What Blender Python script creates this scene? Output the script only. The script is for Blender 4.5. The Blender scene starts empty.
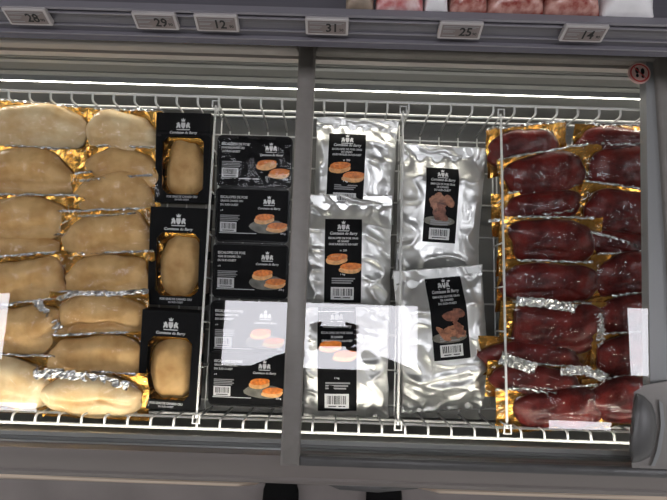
import bpy, math, random
from mathutils import Vector, Matrix, noise
SC = bpy.context.scene
COL = SC.collection
R = math.radians

# ------------------------------------------------------------------ camera
F, CX, CY, H = 500.0, 333.5, 250.0, 1.75
def _axes():
    D = Vector((.3, 72, F)).normalized()
    A = Vector((115, -3550, 500)).normalized()
    A = (A - D * A.dot(D)).normalized()
    X = A.cross(-D).normalized()
    return X, A, D
AX, AA, AD = _axes()
CV2W = Matrix((AX, AA, -AD))
CAM = Vector((0, 0, H))
def ray(u, v): return CV2W @ Vector((u - CX, v - CY, F))
def P(u, v, z):
    r = ray(u, v); return CAM + r * ((z - H) / r.z)
def PX(u, v, y):
    r = ray(u, v); return CAM + r * ((y - CAM.y) / r.y)
def proj(p):
    c = CV2W.transposed() @ (Vector(p) - CAM)
    return (CX + F * c.x / c.z, CY + F * c.y / c.z)
def hit(M, u, v, c=0.0):
    """where the sight line of a photo point meets the local plane z = c of a thing with matrix M, in its local axes"""
    I = M.inverted(); o = I @ CAM; d = I.to_3x3() @ ray(u, v)
    q = o + d * ((c - o.z) / d.z); return q.x, q.y
cd = bpy.data.cameras.new('camera'); cam = bpy.data.objects.new('camera', cd); COL.objects.link(cam)
cd.sensor_width = 36; cd.lens = 36 * F / 667; cd.clip_start = 0.002; cd.clip_end = 50
rot = CV2W @ Matrix(((1, 0, 0), (0, -1, 0), (0, 0, -1)))
cam.matrix_world = Matrix.Translation(CAM) @ rot.to_4x4()
SC.camera = cam

# ------------------------------------------------------------------ materials
def mat(name, col, rough=0.5, metal=0.0, nscale=0, namt=0.15, bump=0.0, bscale=None, spec=0.5, col2=None, coat=0.0, sss=0.0, stretch=None):
    m = bpy.data.materials.new(name); m.use_nodes = True
    nt = m.node_tree; b = nt.nodes['Principled BSDF']
    b.inputs['Base Color'].default_value = (*col, 1); b.inputs['Roughness'].default_value = rough
    b.inputs['Metallic'].default_value = metal; b.inputs['Specular IOR Level'].default_value = spec
    b.inputs['Coat Weight'].default_value = coat; b.inputs['Coat Roughness'].default_value = 0.12
    if sss:
        b.inputs['Subsurface Weight'].default_value = sss; b.inputs['Subsurface Radius'].default_value = (.006, .003, .002); b.inputs['Subsurface Scale'].default_value = 1.0
    if nscale or bump:
        tc = nt.nodes.new('ShaderNodeTexCoord'); src = tc.outputs['Object']
        if stretch:
            mp = nt.nodes.new('ShaderNodeMapping'); mp.inputs['Scale'].default_value = stretch
            nt.links.new(src, mp.inputs['Vector']); src = mp.outputs['Vector']
    if nscale:
        n = nt.nodes.new('ShaderNodeTexNoise'); n.inputs['Scale'].default_value = nscale; n.inputs['Detail'].default_value = 5
        nt.links.new(src, n.inputs['Vector'])
        r = nt.nodes.new('ShaderNodeValToRGB')
        c2 = col2 or tuple(c * (1 - namt) for c in col)
        c1 = col if col2 else tuple(min(1, c * (1 + namt)) for c in col)
        r.color_ramp.elements[0].position = .35; r.color_ramp.elements[1].position = .65
        r.color_ramp.elements[0].color = (*c2, 1); r.color_ramp.elements[1].color = (*c1, 1)
        nt.links.new(n.outputs['Fac'], r.inputs['Fac']); nt.links.new(r.outputs['Color'], b.inputs['Base Color'])
    if bump:
        n2 = nt.nodes.new('ShaderNodeTexNoise'); n2.inputs['Scale'].default_value = bscale or 60; n2.inputs['Detail'].default_value = 3
        nt.links.new(src, n2.inputs['Vector'])
        bp = nt.nodes.new('ShaderNodeBump'); bp.inputs['Strength'].default_value = bump; bp.inputs['Distance'].default_value = .004
        nt.links.new(n2.outputs['Fac'], bp.inputs['Height']); nt.links.new(bp.outputs['Normal'], b.inputs['Normal'])
    return m
def emit(name, col, s):
    m = bpy.data.materials.new(name); m.use_nodes = True; nt = m.node_tree; nt.nodes.clear()
    e = nt.nodes.new('ShaderNodeEmission'); e.inputs[0].default_value = (*col, 1); e.inputs[1].default_value = s
    o = nt.nodes.new('ShaderNodeOutputMaterial'); nt.links.new(e.outputs[0], o.inputs[0]); return m
def clear(name, ior=1.5, rough=0.0, tint=(1, 1, 1), extra=0.0, bump=0.0, bscale=90):
    """clear sheet: transmits straight through, reflects by Fresnel"""
    m = bpy.data.materials.new(name); m.use_nodes = True; nt = m.node_tree; nt.nodes.clear()
    t = nt.nodes.new('ShaderNodeBsdfTransparent'); t.inputs[0].default_value = (*tint, 1)
    g = nt.nodes.new('ShaderNodeBsdfGlossy'); g.inputs['Roughness'].default_value = rough
    f = nt.nodes.new('ShaderNodeFresnel'); f.inputs[0].default_value = ior
    x = nt.nodes.new('ShaderNodeMixShader'); o = nt.nodes.new('ShaderNodeOutputMaterial')
    gm = nt.nodes.new('ShaderNodeNewGeometry'); sb = nt.nodes.new('ShaderNodeMath'); sb.operation = 'SUBTRACT'; sb.inputs[0].default_value = 1
    ml = nt.nodes.new('ShaderNodeMath'); ml.operation = 'MULTIPLY'          # a thin sheet: one reflection, from the face that is met first
    nt.links.new(gm.outputs['Backfacing'], sb.inputs[1]); nt.links.new(f.outputs[0], ml.inputs[0]); nt.links.new(sb.outputs[0], ml.inputs[1])
    fac = ml.outputs[0]
    if extra:
        a = nt.nodes.new('ShaderNodeMath'); a.operation = 'ADD'; a.inputs[1].default_value = extra
        nt.links.new(fac, a.inputs[0]); fac = a.outputs[0]
    if bump:
        tc = nt.nodes.new('ShaderNodeTexCoord'); n2 = nt.nodes.new('ShaderNodeTexNoise'); n2.inputs['Scale'].default_value = bscale; n2.inputs['Detail'].default_value = 2
        nt.links.new(tc.outputs['Object'], n2.inputs['Vector'])
        bp = nt.nodes.new('ShaderNodeBump'); bp.inputs['Strength'].default_value = bump; bp.inputs['Distance'].default_value = .004
        nt.links.new(n2.outputs['Fac'], bp.inputs['Height'])
        nt.links.new(bp.outputs[0], g.inputs['Normal']); nt.links.new(bp.outputs[0], f.inputs['Normal'])
    nt.links.new(fac, x.inputs[0]); nt.links.new(t.outputs[0], x.inputs[1]); nt.links.new(g.outputs[0], x.inputs[2]); nt.links.new(x.outputs[0], o.inputs[0])
    return m
M = dict(
    foie=mat('raw_liver', (.86, .55, .235), .5, 0, 26, .16, .5, 40, spec=.3, col2=(.62, .34, .115)),
    foie_lit=mat('lit_liver', (.93, .72, .42), .5, 0, 26, .12, .4, 40, spec=.3, col2=(.78, .50, .22)),  # lighter liver copy: brightness near the LED strips put into the colour
    meat=mat('duck_breast_meat', (.17, .015, .011), .4, 0, 30, .3, .6, 50, spec=.25, coat=.15, col2=(.05, .005, .005)),
    fat=mat('meat_fat', (.36, .10, .07), .4),
    gold=mat('gold_card', (.83, .47, .11), .24, .9, 30, .25, .6, 50, col2=(.62, .28, .045)),
    silver=mat('silver_foil', (.80, .80, .79), .24, 1, 0, 0, .5, 80),
    bag=mat('silver_pouch_film', (.90, .90, .88), .38, .85, 0, 0, .10, 14),
    black=mat('black_card', (.007, .007, .008), .55, 0, 0, 0, .06, 40, spec=.08),
    blackpl=mat('black_plastic', (.008, .008, .009), .3, spec=.25),
    labelblk=mat('black_label_paper', (.006, .006, .007), .55, spec=.08),
    white=mat('white_print', (.78, .78, .78), .5),
    greyp=mat('grey_print', (.30, .30, .31), .5),
    ink=mat('black_ink', (.006, .006, .006), .5),
    slice_top=mat('seared_slice_print', (.88, .22, .025), .4, 0, 160, .3),
    slice_side=mat('slice_edge_print', (.85, .42, .15), .4, 0, 120, .2),
    stew=mat('cooked_meat_print', (.22, .075, .04), .4, 0, 120, .5),
    stew2=mat('pale_cooked_print', (.36, .15, .08), .4, 0, 120, .4),
    plate=mat('plate_print', (.17, .16, .13), .4, 0, 60, .3),
    sideprint=mat('carton_side_print', (.42, .27, .19), .4, 0, 50, .4),
    wire=mat('white_coated_wire', (.80, .80, .78), .35),
    frame=mat('lid_frame_grey', (.27, .25, .23), .42, 0.0, 40, .06),
    framed=mat('dark_grey_plastic', (.12, .118, .115), .36, 0, 30, .08, .05, 300),
    lip=mat('grey_glass_edging', (.30, .305, .30), .4),
    liner=mat('grey_freezer_liner', (.40, .40, .38), .42, 0, 12, .08),
    backpanel=mat('pale_grey_back_panel', (.36, .365, .35), .45, 0, 12, .05), ledge=mat('pale_ledge', (.68, .63, .59), .45),
    linerd=mat('dark_grey_liner', (.22, .22, .215), .45),
    alu=mat('brushed_aluminium', (.46, .47, .47), .34, .8, 60, .1, stretch=(.05, 6, 6)),
    fascia=mat('grey_brown_fascia', (.28, .25, .232), .4, .1),
    bumper=mat('bronze_bumper', (.80, .66, .54), .3, .7),
    rail=mat('violet_grey_rail', (.115, .11, .125), .34, .0, 8, .12, stretch=(.3, 90, 90)),
    rail2=mat('violet_lower_rail', (.095, .09, .115), .4, 0, 8, .1, stretch=(.3, 60, 60)),
    raill=mat('pale_rail_edge', (.22, .21, .235), .35),
    epaper=mat('electronic_paper', (.20, .165, .155), .5, 0, 60, .06),
    tagframe=mat('tag_frame_white', (.46, .43, .42), .4),
    floor=mat('floor_tile', (.31, .275, .26), .35, 0, 5, .12),
    ceiling=mat('ceiling_panel', (.07, .07, .07), .8),
    wall=mat('wall_paint', (.35, .34, .33), .8),
    red=mat('sign_red', (.80, .09, .08), .4), pink=mat('sign_pink', (.95, .62, .56), .4),
    led=emit('led_strip_light', (1.0, .94, .83), 16.0),
    led_front=emit('front_led_light', (1.0, .94, .83), 24.0),
    lamp=emit('ceiling_lamp_light', (.94, .93, 1.0), 9.0),
    film=clear('vacuum_film', 1.34, .07, bump=.5, bscale=60), film_tight=clear('tight_vacuum_film', 1.38, .06, bump=.35, bscale=75),
    window=clear('carton_window_film', 1.45, .06, bump=.12, bscale=30),
    glass=clear('lid_glass', 1.8, 0.0, tint=(.985, .99, .988)),
    cloth=mat('dark_cloth', (.012, .012, .014), .8, 0, 60, .2), skin=mat('skin', (.52, .31, .22), .5),
    hair=mat('brown_hair', (.03, .018, .012), .6), shoe=mat('black_shoe_leather', (.008, .008, .008), .7, spec=.1),
    packpink=mat('pink_pack', (.80, .62, .60), .3, 0, 45, .4, col2=(.50, .10, .10)), packred=mat('red_meat_pack', (.26, .04, .03), .25, 0, 55, .5, col2=(.62, .36, .30)),
    packwhite=mat('white_pack', (.85, .83, .83), .3, 0, 20, .10), packbrown=mat('brown_pack', (.35, .27, .20), .4, 0, 30, .3),
)

# ------------------------------------------------------------------ mesh helpers
class MB:
    def __init__(s): s.v, s.f, s.m = [], [], []
    def add(s, vs, fs, mi=0):
        b = len(s.v); s.v += [tuple(p) for p in vs]; s.f += [tuple(b + i for i in f) for f in fs]; s.m += [mi] * len(fs); return s
    def box(s, lo, hi, mi=0):
        x0, y0, z0 = lo; x1, y1, z1 = hi
        return s.add([(x0, y0, z0), (x1, y0, z0), (x1, y1, z0), (x0, y1, z0), (x0, y0, z1), (x1, y0, z1), (x1, y1, z1), (x0, y1, z1)],
                     [(0, 3, 2, 1), (4, 5, 6, 7), (0, 1, 5, 4), (1, 2, 6, 5), (2, 3, 7, 6), (3, 0, 4, 7)], mi)
    def tube(s, pts, r, n=6, mi=0, closed=False):
        pts = [Vector(p) for p in pts]; k = len(pts); vs = []
        ref = None
        for i, p in enumerate(pts):
            a = pts[i - 1] if (i or closed) else p; c = pts[(i + 1) % k] if (i < k - 1 or closed) else p
            t = (c - a).normalized()
            if ref is None: ref = t.orthogonal().normalized()
            ref = (ref - t * ref.dot(t)).normalized(); w = t.cross(ref)
            rr = r[i] if isinstance(r, (list, tuple)) else r
            vs += [p + (ref * math.cos(2 * math.pi * j / n) + w * math.sin(2 * math.pi * j / n)) * rr for j in range(n)]
        fs = [(i * n + j, i * n + (j + 1) % n, (i + 1) % k * n + (j + 1) % n, (i + 1) % k * n + j) for i in range(k if closed else k - 1) for j in range(n)]
        if not closed: fs += [tuple(range(n))[::-1], tuple(range((k - 1) * n, k * n))]
        return s.add(vs, fs, mi)
    def grid(s, fn, nu, nv, mi=0):
        vs = [fn(i / nu, j / nv) for j in range(nv + 1) for i in range(nu + 1)]
        w = nu + 1
        return s.add(vs, [(j * w + i, j * w + i + 1, (j + 1) * w + i + 1, (j + 1) * w + i) for j in range(nv) for i in range(nu)], mi)
    def slab(s, fn, nu, nv, t, mi=0, mi2=None):
        """a sheet of thickness t below fn"""
        b = len(s.v); s.grid(fn, nu, nv, mi); n = len(s.v) - b; w = nu + 1
        top = s.v[b:b + n]
        s.add([(p[0], p[1], p[2] - t) for p in top], [(j * w + i, (j + 1) * w + i, (j + 1) * w + i + 1, j * w + i + 1) for j in range(nv) for i in range(nu)], mi if mi2 is None else mi2)
        ed = [i for i in range(w)] + [j * w + nu for j in range(1, nv + 1)] + [nv * w + i for i in range(nu - 1, -1, -1)] + [j * w for j in range(nv - 1, 0, -1)]
        for a, c in zip(ed, ed[1:] + ed[:1]):
            s.f.append((b + c, b + a, b + n + a, b + n + c)); s.m.append(mi if mi2 is None else mi2)
        return s
    def loft(s, rings, mi=0, caps=(True, True)):
        n = len(rings[0]); vs = [p for r in rings for p in r]
        fs = [(i * n + j, i * n + (j + 1) % n, (i + 1) * n + (j + 1) % n, (i + 1) * n + j) for i in range(len(rings) - 1) for j in range(n)]
        if caps[0]: fs.append(tuple(range(n))[::-1])
        if caps[1]: fs.append(tuple(range((len(rings) - 1) * n, len(rings) * n)))
        return s.add(vs, fs, mi)
    def extrude_x(s, prof, x0, x1, mi=0):
        """prof: closed (y, z) polygon"""
        return s.loft([[(x0, y, z) for y, z in prof], [(x1, y, z) for y, z in prof]], mi)
    def build(s, name, mats, parent=None, smooth=False, angle=None):
        me = bpy.data.meshes.new(name); me.from_pydata(s.v, [], s.f); me.update()
        for m in (mats if isinstance(mats, (list, tuple)) else [mats]): me.materials.append(m)
        for p, i in zip(me.polygons, s.m): p.material_index = i; p.use_smooth = smooth
        if angle and smooth:
            me.set_sharp_from_angle(angle=R(angle))
        o = bpy.data.objects.new(name, me); COL.objects.link(o)
        if parent is not None: o.parent = parent
        return o
def rrect(w, l, r, z, n=5, cx=0, cy=0):
    out = []
    for k, (sx, sy) in enumerate(((1, 1), (-1, 1), (-1, -1), (1, -1))):
        for i in range(n + 1):
            a = math.pi / 2 * (k + i / n)
            out.append((cx + sx * (w / 2 - r) + r * math.cos(a), cy + sy * (l / 2 - r) + r * math.sin(a), z))
    return out
def tag(o, label=None, cat=None, group=None, kind=None):
    for k, v in (('label', label), ('category', cat), ('group', group), ('kind', kind)):
        if v: o[k] = v
    return o
def thing(name, label, cat, Mx=None, group=None):
    o = bpy.data.objects.new(name, None); COL.objects.link(o); o.empty_display_size = .02
    if Mx is not None: o.matrix_world = Mx
    return tag(o, label, cat, group)
def place(u, v, z, yaw=0, tilt=0, roll=0):
    """yaw as seen in the photo (counter-clockwise degrees), tilt raises the far edge, roll raises the left edge"""
    return Matrix.Translation(P(u, v, z)) @ Matrix.Rotation(R(yaw + 2), 4, 'Z') @ Matrix.Rotation(R(tilt), 4, 'X') @ Matrix.Rotation(R(roll), 4, 'Y')
def ns(x, y, z=0): return noise.noise(Vector((x, y, z)))
def ridge(x, y, z=0): return (1 - min(1, abs(ns(x, y, z)) * 2.2)) ** 3

# text as mesh
_tx = {}
def text_geo(s):
    if s not in _tx:
        c = bpy.data.curves.new('t', 'FONT'); c.body = s; c.align_x = 'LEFT'; c.resolution_u = 2; c.offset = .022
        o = bpy.data.objects.new('t', c); COL.objects.link(o)
        bpy.context.view_layer.update()
        me = bpy.data.meshes.new_from_object(o.evaluated_get(bpy.context.evaluated_depsgraph_get()))
        vs = [(v.co.x, v.co.y) for v in me.vertices]; fs = [tuple(p.vertices) for p in me.polygons]
        bpy.data.objects.remove(o); bpy.data.curves.remove(c); bpy.data.meshes.remove(me)
        x0 = min(v[0] for v in vs); x1 = max(v[0] for v in vs)
        _tx[s] = ([(v[0] - x0, v[1]) for v in vs], fs, x1 - x0)
    return _tx[s]
class Decal:
    """flat marks laid on a surface z = surf(x, y); own frame: origin (ox, oy), angle a"""
    def __init__(s, surf, ox=0, oy=0, a=0): s.surf, s.ox, s.oy, s.c, s.s = surf, ox, oy, math.cos(a), math.sin(a)
    def pt(s, x, y, off):
        X = s.ox + x * s.c - y * s.s; Y = s.oy + x * s.s + y * s.c
        return (X, Y, s.surf(X, Y) + off)
    def text(s, mb, t, x, y, h, width=None, align='l', off=.0006, mi=0, shear=0):
        vs, fs, w = text_geo(t); k = h / .70; kx = width / w if width else k
        dx = x - (w * kx / 2 if align == 'c' else 0)
        mb.add([s.pt(dx + px * kx + shear * py * k, y + py * k, off) for px, py in vs], fs, mi)
    def poly(s, mb, pts, off=.0006, mi=0): mb.add([s.pt(x, y, off) for x, y in pts], [tuple(range(len(pts)))], mi)
    def rect(s, mb, x0, y0, x1, y1, off=.0006, mi=0, n=1, m=1):
        mb.grid(lambda a, b: s.pt(x0 + (x1 - x0) * a, y0 + (y1 - y0) * b, off), n, m, mi)
    def blob(s, mb, x, y, rx, ry, off=.0006, mi=0, n=18, seed=0, ang=0, jit=.12):
        pts = []
        for i in range(n):
            t = 2 * math.pi * i / n; k = 1 + jit * ns(math.cos(t) * 1.5 + seed, math.sin(t) * 1.5)
            a, b = rx * k * math.cos(t), ry * k * math.sin(t)
            pts.append((x + a * math.cos(ang) - b * math.sin(ang), y + a * math.sin(ang) + b * math.cos(ang)))
        s.poly(mb, pts, off, mi)
def emblem(d, parent, x, y, w, off=.0008):
    mb = MB()
    def pl(pts):
        d.poly(mb, [(x + px * w, y + py * w) for px, py in pts], off)
    pl([(-.10, .30), (-.15, .50), (-.07, .42), (0, .54), (.07, .42), (.15, .50), (.10, .30)])           # crown
    pl([(-.14, .24), (.14, .24), (.14, .02), (.08, -.10), (0, -.16), (-.08, -.10), (-.14, .02)])         # shield
    for k in (-1, 1):                                                                                     # supporters
        pts = [(.19, -.12), (.30, -.10), (.28, .0), (.40, -.12), (.47, -.10), (.40, .08), (.46, .20), (.38, .18), (.36, .26), (.26, .24), (.22, .12), (.18, .10)]
        pts = [(k * a, b) for a, b in pts]
        pl(pts if k > 0 else pts[::-1])
    pl([(-.46, -.19), (.46, -.19), (.40, -.25), (-.40, -.25)])
    return mb.build('emblem', M['white'], parent)
def barcode(d, parent, x0, y0, x1, y1, seed=1, off=.0008):
    mb = MB(); d.rect(mb, x0, y0, x1, y1, off, 0, 4, 3)
    rr = random.Random(seed); x = x0 + (x1 - x0) * .1; W = x1 - x0
    while x < x1 - W * .1:
        w = W * rr.choice((.018, .03, .045)); d.rect(mb, x, y0 + (y1 - y0) * .32, x + w, y1 - (y1 - y0) * .12, off + .0004, 1, 1, 3); x += w + W * rr.choice((.02, .03, .045))
    d.rect(mb, x0 + W * .15, y0 + (y1 - y0) * .12, x1 - W * .15, y0 + (y1 - y0) * .2, off + .0004, 1)
    return mb.build('barcode', [M['white'], M['ink']], parent)
def slices(d, parent, x, y, w, off=.0008):
    """two seared slices of foie gras"""
    mb = MB()
    for dx, dy, a, sd in ((-.20, .10, .10, 1), (.22, -.16, .05, 5)):
        d.blob(mb, x + dx * w, y + (dy - .06) * w, .33 * w, .135 * w, off, 1, seed=sd, ang=a)
        d.blob(mb, x + (dx + .02) * w, y + (dy + .03) * w, .31 * w, .105 * w, off + .0003, 0, seed=sd, ang=a)
    return mb.build('food_picture', [M['slice_top'], M['slice_side']], parent)
def stewpic(d, parent, x, y, w, off=.0008, seed=0):
    mb = MB(); d.blob(mb, x - .05 * w, y - .45 * w, .55 * w, .16 * w, off, 2, seed=3)
    rr = random.Random(seed)
    for k in range(9):
        d.blob(mb, x + rr.uniform(-.28, .28) * w, y + rr.uniform(-.34, .34) * w, rr.uniform(.16, .30) * w, rr.uniform(.09, .15) * w, off + .0002 + .0001 * k, k % 2, seed=k, ang=rr.uniform(-1.2, .2), jit=.3, n=12)
    return mb.build('food_picture', [M['stew'], M['stew2'], M['plate']], parent)

# ------------------------------------------------------------------ levels and lines of the freezer
ZL, ZR, ZF = .85, .735, .610            # lid top plane, basket rim, basket floor
XL, XR = -1.15, 1.15
Yb = P(480, 58, ZL).y; Yf = P(480, 455, ZL).y
Yrb = P(333, 100.5, ZR).y; Yrf = P(333, 433, ZR).y
Yw2b = Yrb - .0155; Yw2f = Yrf + .0155

# ---- setting
def struct(o): return tag(o, kind='structure')
b = MB(); b.box((-4, -3, -.05), (4, 2.5, 0)); fl = struct(b.build('floor', M['floor']))
b = MB(); b.box((-4, -3, 3.1), (4, 2.5, 3.2)); struct(b.build('ceiling', M['ceiling']))
b = MB(); b.box((-4, 2.5, 0), (4, 2.6, 3.2)); struct(b.build('wall_back', M['wall']))

# ceiling lamps (their mirror images show in the glass lids)
ZV = 2 * ZL - 3.09
def lamp(u0, v0, u1, v1, label):
    um, vm = (u0 + u1) / 2, (v0 + v1) / 2
    c = P(um, vm, ZV); w = (P(u1, vm, ZV) - P(u0, vm, ZV)).length; l = (P(um, v0, ZV) - P(um, v1, ZV)).length
    t = thing('ceiling_lamp', label, 'ceiling light', Matrix.Translation((c.x, c.y, 3.1)), 'ceiling lamps above the freezer')
    b = MB(); b.box((-w / 2, -l / 2, -.02), (w / 2, l / 2, -.004)); b.build('diffuser', M['lamp'], t)
    b = MB()
    for lo, hi in (((-w / 2 - .015, -l / 2 - .015), (w / 2 + .015, -l / 2)), ((-w / 2 - .015, l / 2), (w / 2 + .015, l / 2 + .015)), ((-w / 2 - .015, -l / 2), (-w / 2, l / 2)), ((w / 2, -l / 2), (w / 2 + .015, l / 2))):
        b.box((*lo, -.022), (*hi, 0))
    b.build('housing', M['frame'], t)
LL = 'white ceiling light panel mirrored in the freezer lids'
lamp(222, 303, 417, 368, LL); lamp(628, 311, 823, 378, LL); lamp(-192, 290, 3, 356, LL)
L2 = 'narrow white ceiling light mirrored along the front of the lids'
lamp(-150, 401, 34, 409, L2); lamp(548, 423, 740, 431, L2)

# ------------------------------------------------------------------ the chest freezer
fz = thing('chest_freezer', 'long grey open chest freezer under two sliding glass lids', 'freezer', Matrix.Translation((0, 0, 0)))
b = MB(); b.box((XL, Yb, .10), (XR, Yb + .06, ZL - .04)); b.box((XL, Yf - .03, .10), (XR, Yf - .014, ZL - .055))
b.box((XL - .04, Yf - .03, .10), (XL, Yb + .06, ZL - .055)); b.box((XR, Yf - .03, .10), (XR + .04, Yb + .06, ZL - .055))
b.build('liner', M['liner'], fz)
b = MB(); b.box((XL, Yf, .50), (XR, Yb, .52)); b.build('liner_floor', M['linerd'], fz)
# back wall strips
def zwall(u, v, y): return PX(u, v, y).z
zl1 = zwall(480, 92.6, Yb - .0125); zl2 = zwall(480, 95.0, Yb - .0125)
zs = [zwall(480, v, Yb) for v in (60, 71, 74, 79, 82, 92)]
b = MB(); b.box((XL, Yb - .001, zs[1]), (XR, Yb + .004, ZL - .042)); b.build('back_strip', M['backpanel'], fz)
b = MB(); b.box((XL, Yb - .004, zs[2]), (XR, Yb, zs[1])); b.build('back_strip_edge', M['alu'], fz)
b = MB(); b.box((XL, Yb - .002, zs[4]), (XR, Yb, zs[2])); b.build('back_groove', M['linerd'], fz)
b = MB(); b.box((XL, Yb - .005, zl1 + .001), (XR, Yb, zs[4])); b.build('back_strip', M['backpanel'], fz)
# the lamp sits under a small hood and shines down and forward
b = MB(); b.add([(x, Yb - .0125, z) for x, z in ((XL, zl2), (XR, zl2), (XR, zl1), (XL, zl1))], [(0, 1, 2, 3)]); b.build('led_strip', M['led'], fz)
b = MB(); b.box((XL, Yb - .012, zl2 + .001), (XR, Yb, zl1 - .001)); b.build('led_housing', M['backpanel'], fz)
b = MB(); b.extrude_x([(Yb - .016, zl1 + .001), (Yb - .016, zl1 + .004), (Yb - .001, zl1 + .006), (Yb - .001, zl1 + .001)], XL, XR); b.build('led_hood', M['lip'], fz)
b = MB(); b.extrude_x([(Yb - .003, zl2 - .001), (Yb, zl2 - .001), (Yb, zl2 - .03), (Yb - .001, zl2 - .03)], XL, XR); b.build('lower_back_strip', M['backpanel'], fz)
# front lamp, under the front sill
ysl = P(333, 441, ZL - .060).y
b = MB(); b.box((XL, P(333, 450, ZL - .08).y, ZL - .085), (XR, P(333, 446.5, ZL - .08).y, ZL - .076)); b.build('front_led_strip', M['led_front'], fz)
# front inner sill with grooves
for k, (v0, v1, dz, mm) in enumerate(((441, 446, .060, 'liner'), (446, 450, .056, 'linerd'), (450, 456, .05, 'alu'), (456, 459, .046, 'linerd'))):
    y1 = P(333, v0, ZL - dz).y; y0 = P(333, v1, ZL - dz).y
    b = MB(); b.box((XL, y0, ZL - dz - .012), (XR, y1, ZL - dz)); b.build('front_sill_strip', M[mm], fz)
# outer fascia: top bar, rounded nose, bumper
y0 = P(333, 463, .835).y; y1 = P(333, 484, .80).y
prof = [(y0 + .01, .838), (y0 - .004, .838)] + [(y1 + .012 + .012 * math.cos(a), .800 + .026 * math.sin(a)) for a in [R(x) for x in (70, 90, 110, 135, 160, 180, 200)]] + [(y1 + .004, .70), (y1 + .02, .12), (y0 + .01, .12)]
b = MB(); b.extrude_x(prof, XL - .04, XR + .04); b.build('front_fascia', M['fascia'], fz, True, 40)
yb_ = P(333, 484.5, .79).y
xb1, xb2, xb0 = P(266, 480, .785).x, P(412, 485, .785).x, P(318, 480, .785).x
b = MB(); b.tube([(XL, yb_, .785), (xb1 - .05, yb_, .785), (xb1 - .02, yb_ + .002, .785), (xb1, yb_ + .006, .785)], [.0105, .0105, .009, .003], 14); b.build('bumper_rail', M['bumper'], fz, True)  # rail ends tapered to suit the dark reflection; the rail itself is unbroken
b = MB(); b.tube([(xb2, yb_ + .004, .785), (xb2 + .05, yb_, .785), (XR, yb_, .785)], [.005, .0105, .0105], 14); b.build('bumper_rail', M['bumper'], fz, True)
b = MB(); b.tube([(xb0, yb_ + .006, .785), (xb0 + .04, yb_ - .001, .785), (xb0 + .11, yb_ - .002, .785), (xb2 + .01, yb_ + .002, .785)], [.002, .009, .0105, .006], 14); b.build('bumper_reflection', M['framed'], fz, True)  # dark reflection of the legs in the rail, shaped as a separate piece
# ledge behind the lids and the foot plinth
yl = P(333, 46, ZL + .012).y
b = MB(); b.box((XL, Yb + .0, ZL - .040), (XR, Yb + .10, ZL - .024)); b.build('back_ledge', M['ledge'], fz)
b = MB(); b.box((XL, Yf + .05, 0), (XR, Yb, .10)); b.build('plinth', M['framed'], fz)

# ---- wire basket
wb = thing('wire_basket', 'white wire basket lining the freezer, holding all the packs', 'basket', Matrix.Translation((0, 0, 0)))
r1 = .0029
b = MB(); b.tube([(XL + .02, Yrb, ZR), (XR - .02, Yrb, ZR), (XR - .02, Yrf, ZR), (XL + .02, Yrf, ZR)], r1 + .0003, 8, closed=True); b.build('rim', M['wire'], wb, True)
def wall_grid(name, yr, yw, zs_):
    b = MB(); sg = 1 if yr > yw else -1
    for k, z in enumerate(zs_):
        b.tube([(XL + .02, yr - sg * (.0155 + .001 * k), z), (XR - .02, yr - sg * (.0155 + .001 * k), z)], r1)
    x = XL + .03
    while x < XR - .02:
        b.tube([(x, yr, ZR), (x, yr - sg * .012, ZR), (x, yr - sg * .0165, ZR - .003), (x, yr - sg * .018, ZR - .008), (x, yr - sg * .018, ZR - .03), (x, yr - sg * .022, ZF)], .0024)
        x += .0452
    return b.build(name, M['wire'], wb, True)
wall_grid('back_grid', Yrb, Yw2b, (ZR - .03, ZR - .058))
wall_grid('front_grid', Yrf, Yw2f, (ZR - .03, ZR - .062))
b = MB(); x = XL + .03
while x < XR - .02:
    b.tube([(x, Yw2b - .012, ZF), (x, Yw2f + .012, ZF)], .0019, 5); x += .0452
for k in range(9):
    y = Yw2f + .02 + (Yw2b - Yw2f - .04) * k / 8; b.tube([(XL + .02, y, ZF - .004), (XR - .02, y, ZF - .004)], .0022, 5)
b.build('floor_grid', M['wire'], wb, True)

# ---- dividers
def divider(u0, v0, u1, v1, label):
    za = ZR + .001
    a = P(u0, v0, za); c = P(u1, v1, za)
    a = Vector((a.x, Yw2b, za)); c = Vector((c.x, Yw2f, za))
    t = thing('wire_divider', label, 'divider', Matrix.Translation(c), 'wire dividers across the basket')
    d = a - c; b = MB(); b.tube([(0, .004, 0), d * .5, d - Vector((0, .004, 0))], .0024, 8); b.build('top_rail', M['wire'], t, True)
    for zz in (.062,):
        b = MB(); b.tube([d * .015 - Vector((0, 0, zz)), d * .985 - Vector((0, 0, zz))], .0016, 6); b.build('lower_rail', M['wire'], t, True)
    n = 8
    for k in range(n):
        p = d * (.015 + .97 * k / (n - 1)); b = MB(); b.tube([p, p - Vector((0, 0, .063))], .0017, 6); b.build('rung', M['wire'], t, True)
    for q, s in ((Vector((0, 0, 0)), -1), (d, 1)):
        b = MB(); w = .0065
        b.tube([q + Vector((-w, -s * .011, .003)), q + Vector((-w, s * .005, .003)), q + Vector((w, s * .005, .003)), q + Vector((w, -s * .011, .003))], .0021, 7, closed=True)
        b.build('clip', M['wire'], t, True)
divider(215, 118, 197, 412, 'wire divider between the black cartons and the black trays')
divider(403, 124, 398, 418, 'wire divider between the two columns of silver pouches')
divider(501, 128, 507, 424, 'wire divider between the silver pouches and the dark red packs')

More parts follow.
